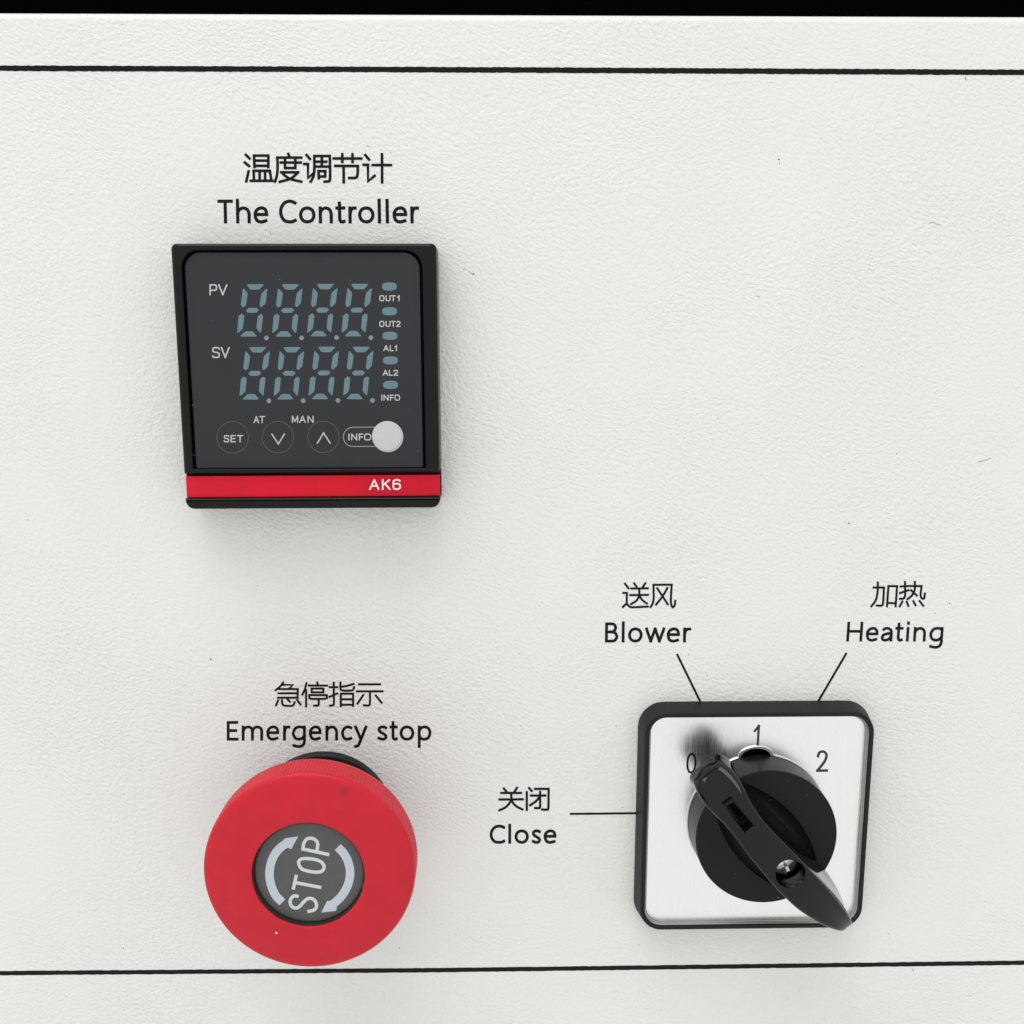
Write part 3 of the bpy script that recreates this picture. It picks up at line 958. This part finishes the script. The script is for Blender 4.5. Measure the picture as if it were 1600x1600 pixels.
nr, na = 110, 260
loops = []
for r, h in ((KR + 0.12, 3.5), (KR + 0.02, 10.7)):
    loops.append([(SW[0] + r * math.cos(2 * math.pi * i / na), SW[1] + r * math.sin(2 * math.pi * i / na), h) for i in range(na)])
for k in range(nr, 0, -1):
    r = (KR - 0.12) * k / nr + (0.0 if k < nr else 0)
    lpn = []
    for i in range(na):
        a = 2 * math.pi * i / na
        x, z = SW[0] + r * math.cos(a), SW[1] + r * math.sin(a)
        h = top_h(x, z)
        if k == nr:
            h -= 0.02
        lpn.append((x, z, h))
    loops.append(lpn)
mesh('knob_disc', *loft(loops, False, True), M_KNOB, SWT, SW, smooth=22)

# the lever, lofted along its length
ST = [  # u, centre v, half width top, half width foot, top height, foot height
    (-21.2, 0.1, 0.9, 1.2, 13.2, 11.6), (-20.95, 0.1, 2.0, 2.2, 14.4, 11.4), (-20.6, 0.15, 3.2, 3.5, 15.6, 11.2), (-19.5, 0.15, 3.85, 4.2, 17.0, 11.0),
    (-18.0, 0.15, 4.1, 4.5, 18.7, 10.9), (-16.0, 0.15, 3.9, 4.3, 20.6, 10.8), (-14.0, 0.1, 3.4, 3.95, 22.0, 9.5), (-12.0, 0.05, 3.15, 3.7, 23.0, 8.5),
    (-10.0, 0.0, 3.1, 3.75, 23.8, 8.4), (-7.0, 0.0, 3.25, 3.95, 24.5, 8.4), (-4.0, 0.05, 3.4, 4.1, 24.8, 8.4), (0.0, 0.15, 3.55, 4.3, 25.0, 8.4),
    (4.0, 0.3, 3.55, 4.3, 25.0, 8.4), (7.0, 0.45, 3.45, 4.25, 24.8, 8.4), (10.0, 0.7, 3.15, 4.0, 24.4, 9.0), (13.0, 0.95, 2.75, 3.7, 23.7, 10.5),
    (15.5, 1.15, 2.3, 3.3, 22.9, 11.0), (17.5, 1.3, 1.85, 2.8, 22.0, 11.4), (19.0, 1.35, 1.45, 2.3, 21.0, 12.0), (20.2, 1.35, 1.05, 1.8, 19.6, 12.8), (20.9, 1.35, 0.6, 1.2, 17.8, 14.0)]


def cr(a, b, c, d, t):
    return 0.5 * (2 * b + (c - a) * t + (2 * a - 5 * b + 4 * c - d) * t * t + (3 * b - a - 3 * c + d) * t ** 3)


stations = []
for i in range(len(ST) - 1):
    a, b, c, d = ST[max(i - 1, 0)], ST[i], ST[i + 1], ST[min(i + 2, len(ST) - 1)]
    for j in range(3):
        stations.append([cr(a[q], b[q], c[q], d[q], j / 3) for q in range(6)])
stations.append(list(ST[-1]))
loops = []
for u, cv, wt, wf, ht, hf in stations:
    rf = min(0.6 + 0.95 * max(0, min(1, (-u - 9) / 6)), wt * 0.5)
    pts = [(-wf, hf), (-wf - 0.0, hf + 0.5)]
    for k in range(1, 5):                               # slightly concave flank
        t = k / 5
        pts.append((-(wf + (wt - wf) * (t ** 0.55)), hf + 0.5 + (ht - rf - hf - 0.5) * t))
    for k in range(0, 5):
        a = math.radians(90 * k / 4)
        pts.append((-(wt - rf + rf * math.cos(a)), ht - rf + rf * math.sin(a)))
    dish = 0.3 * min(1, wt / 3)
    for k in range(1, 4):
        t = k / 4
        pts.append((-(wt - rf) * (1 - t), ht - dish * math.sin(t * math.pi / 2)))
    left = pts
    rightp = [(-w, h) for w, h in reversed(pts)]
    sec = left + [(0, ht - dish)] + rightp
    loops.append([(*uv(u, cv + w), h) for w, h in sec])
lever = mesh('lever', *loft(loops, True, True), M_GLOSS, SWT, SW, smooth=38)


def cutter(verts, faces):
    return mesh('cutter', verts, faces, M_GLOSS, SWT, SW, smooth=0)


hc = uv(0.35, 0.5)
cuts = [cutter(*lathe([(2.8, 20.2), (2.8, 27)], hc, 48, True, True))]


def boxuv(u0, u1, w0, w1, h0, h1):
    a = [uv(u0, w0), uv(u1, w0), uv(u1, w1), uv(u0, w1)]
    return [(x, z, h0) for x, z in a] + [(x, z, h1) for x, z in a], [(0, 1, 2, 3), (4, 5, 6, 7), (0, 1, 5, 4), (1, 2, 6, 5), (2, 3, 7, 6), (3, 0, 4, 7)]


cuts.append(cutter(*boxuv(-16.6, -10.9, -1.05, 1.15, 17.5, 27)))
bpy.context.view_layer.update()
for c_ in cuts:
    md = lever.modifiers.new('cut', 'BOOLEAN')
    md.operation = 'DIFFERENCE'
    md.solver = 'EXACT'
    md.object = c_
dg_ = bpy.context.evaluated_depsgraph_get()
nm = bpy.data.meshes.new_from_object(lever.evaluated_get(dg_))
lever.modifiers.clear()
lever.data = nm
nm.shade_smooth()
nm.set_sharp_from_angle(angle=math.radians(38))
for c_ in cuts:
    bpy.data.objects.remove(c_, do_unlink=True)
lever['label'] = 'long glossy black lever pointing from the 0 down to the lower right corner'
# small frame inside the marker slot
v, f = [], []
loops = []
for e, h in ((0.0, 17.6), (0.0, 20.6), (0.3, 20.6), (0.35, 20.45), (0.35, 19.2), (0.55, 19.15), (0.55, 17.6)):
    a = [uv(-16.2 + e, -1.03 + e), uv(-10.95 - e, -1.03 + e), uv(-10.95 - e, 1.13 - e), uv(-16.2 + e, 1.13 - e)]
    loops.append([(x, z, h + 0.0) for x, z in a])
mesh('marker_slot', *loft(loops, False, False), M_FRAME, lever, SW, smooth=0)
# screw deep in the hole
v, f = lathe([(2.55, 20.1), (2.55, 20.7), (2.3, 21.1), (1.5, 21.35), (0.3, 21.4)], hc, 40, True, True)
screw = mesh('screw', v, f, M_SCREW, lever, SW)
sc_cut = []
for rot_ in (0.5, 0.5 + math.pi / 2):
    ca, sa = math.cos(rot_), math.sin(rot_)
    q = [(hc[0] + a * ca - b * sa, hc[1] + a * sa + b * ca) for a, b in ((-1.7, -0.28), (1.7, -0.28), (1.7, 0.28), (-1.7, 0.28))]
    sc_cut.append(cutter([(x, z, 20.5) for x, z in q] + [(x, z, 23) for x, z in q], [(0, 1, 2, 3), (4, 5, 6, 7), (0, 1, 5, 4), (1, 2, 6, 5), (2, 3, 7, 6), (3, 0, 4, 7)]))
bpy.context.view_layer.update()
for c_ in sc_cut:
    md = screw.modifiers.new('cut', 'BOOLEAN'); md.operation = 'DIFFERENCE'; md.solver = 'EXACT'; md.object = c_
nm = bpy.data.meshes.new_from_object(screw.evaluated_get(bpy.context.evaluated_depsgraph_get()))
screw.modifiers.clear(); screw.data = nm
for c_ in sc_cut:
    bpy.data.objects.remove(c_, do_unlink=True)

# lint on the knob and the face plate
pr = Print(HD + 0.01)
for x, y, r in [(952, 1238, 1.1), (905, 668, 0.6), (1120, 640, 0.6), (700, 1100, 0.5), (1010, 560, 0.5)]:
    pr.shape(ell(960 + x * .26875, 1070 + y * .26875, r, r * .8, .5, 7)[:-1])
knob = [o for o in SWT.children if o.name.startswith('knob_disc')][0]
o = pr.build('lint', M_DOT, knob, SW)
o['kind'] = 'stuff'
pr = Print(7.42)
for x, y, r in [(437, 436.5, .8), (547, 438, .7), (301, 633, .9), (303, 711, .8), (653, 705, .7), (560, 720, .5), (402, 603, .45), (330, 500, .45), (512, 405, .5), (640, 640, .5)]:
    pr.shape(ell(x, y, r, r * .7, .5, 7)[:-1])
fp = [o for o in TC.children if o.name.startswith('face_plate')][0]
o = pr.build('lint', M_DOT, fp, CT)
o['kind'] = 'stuff'
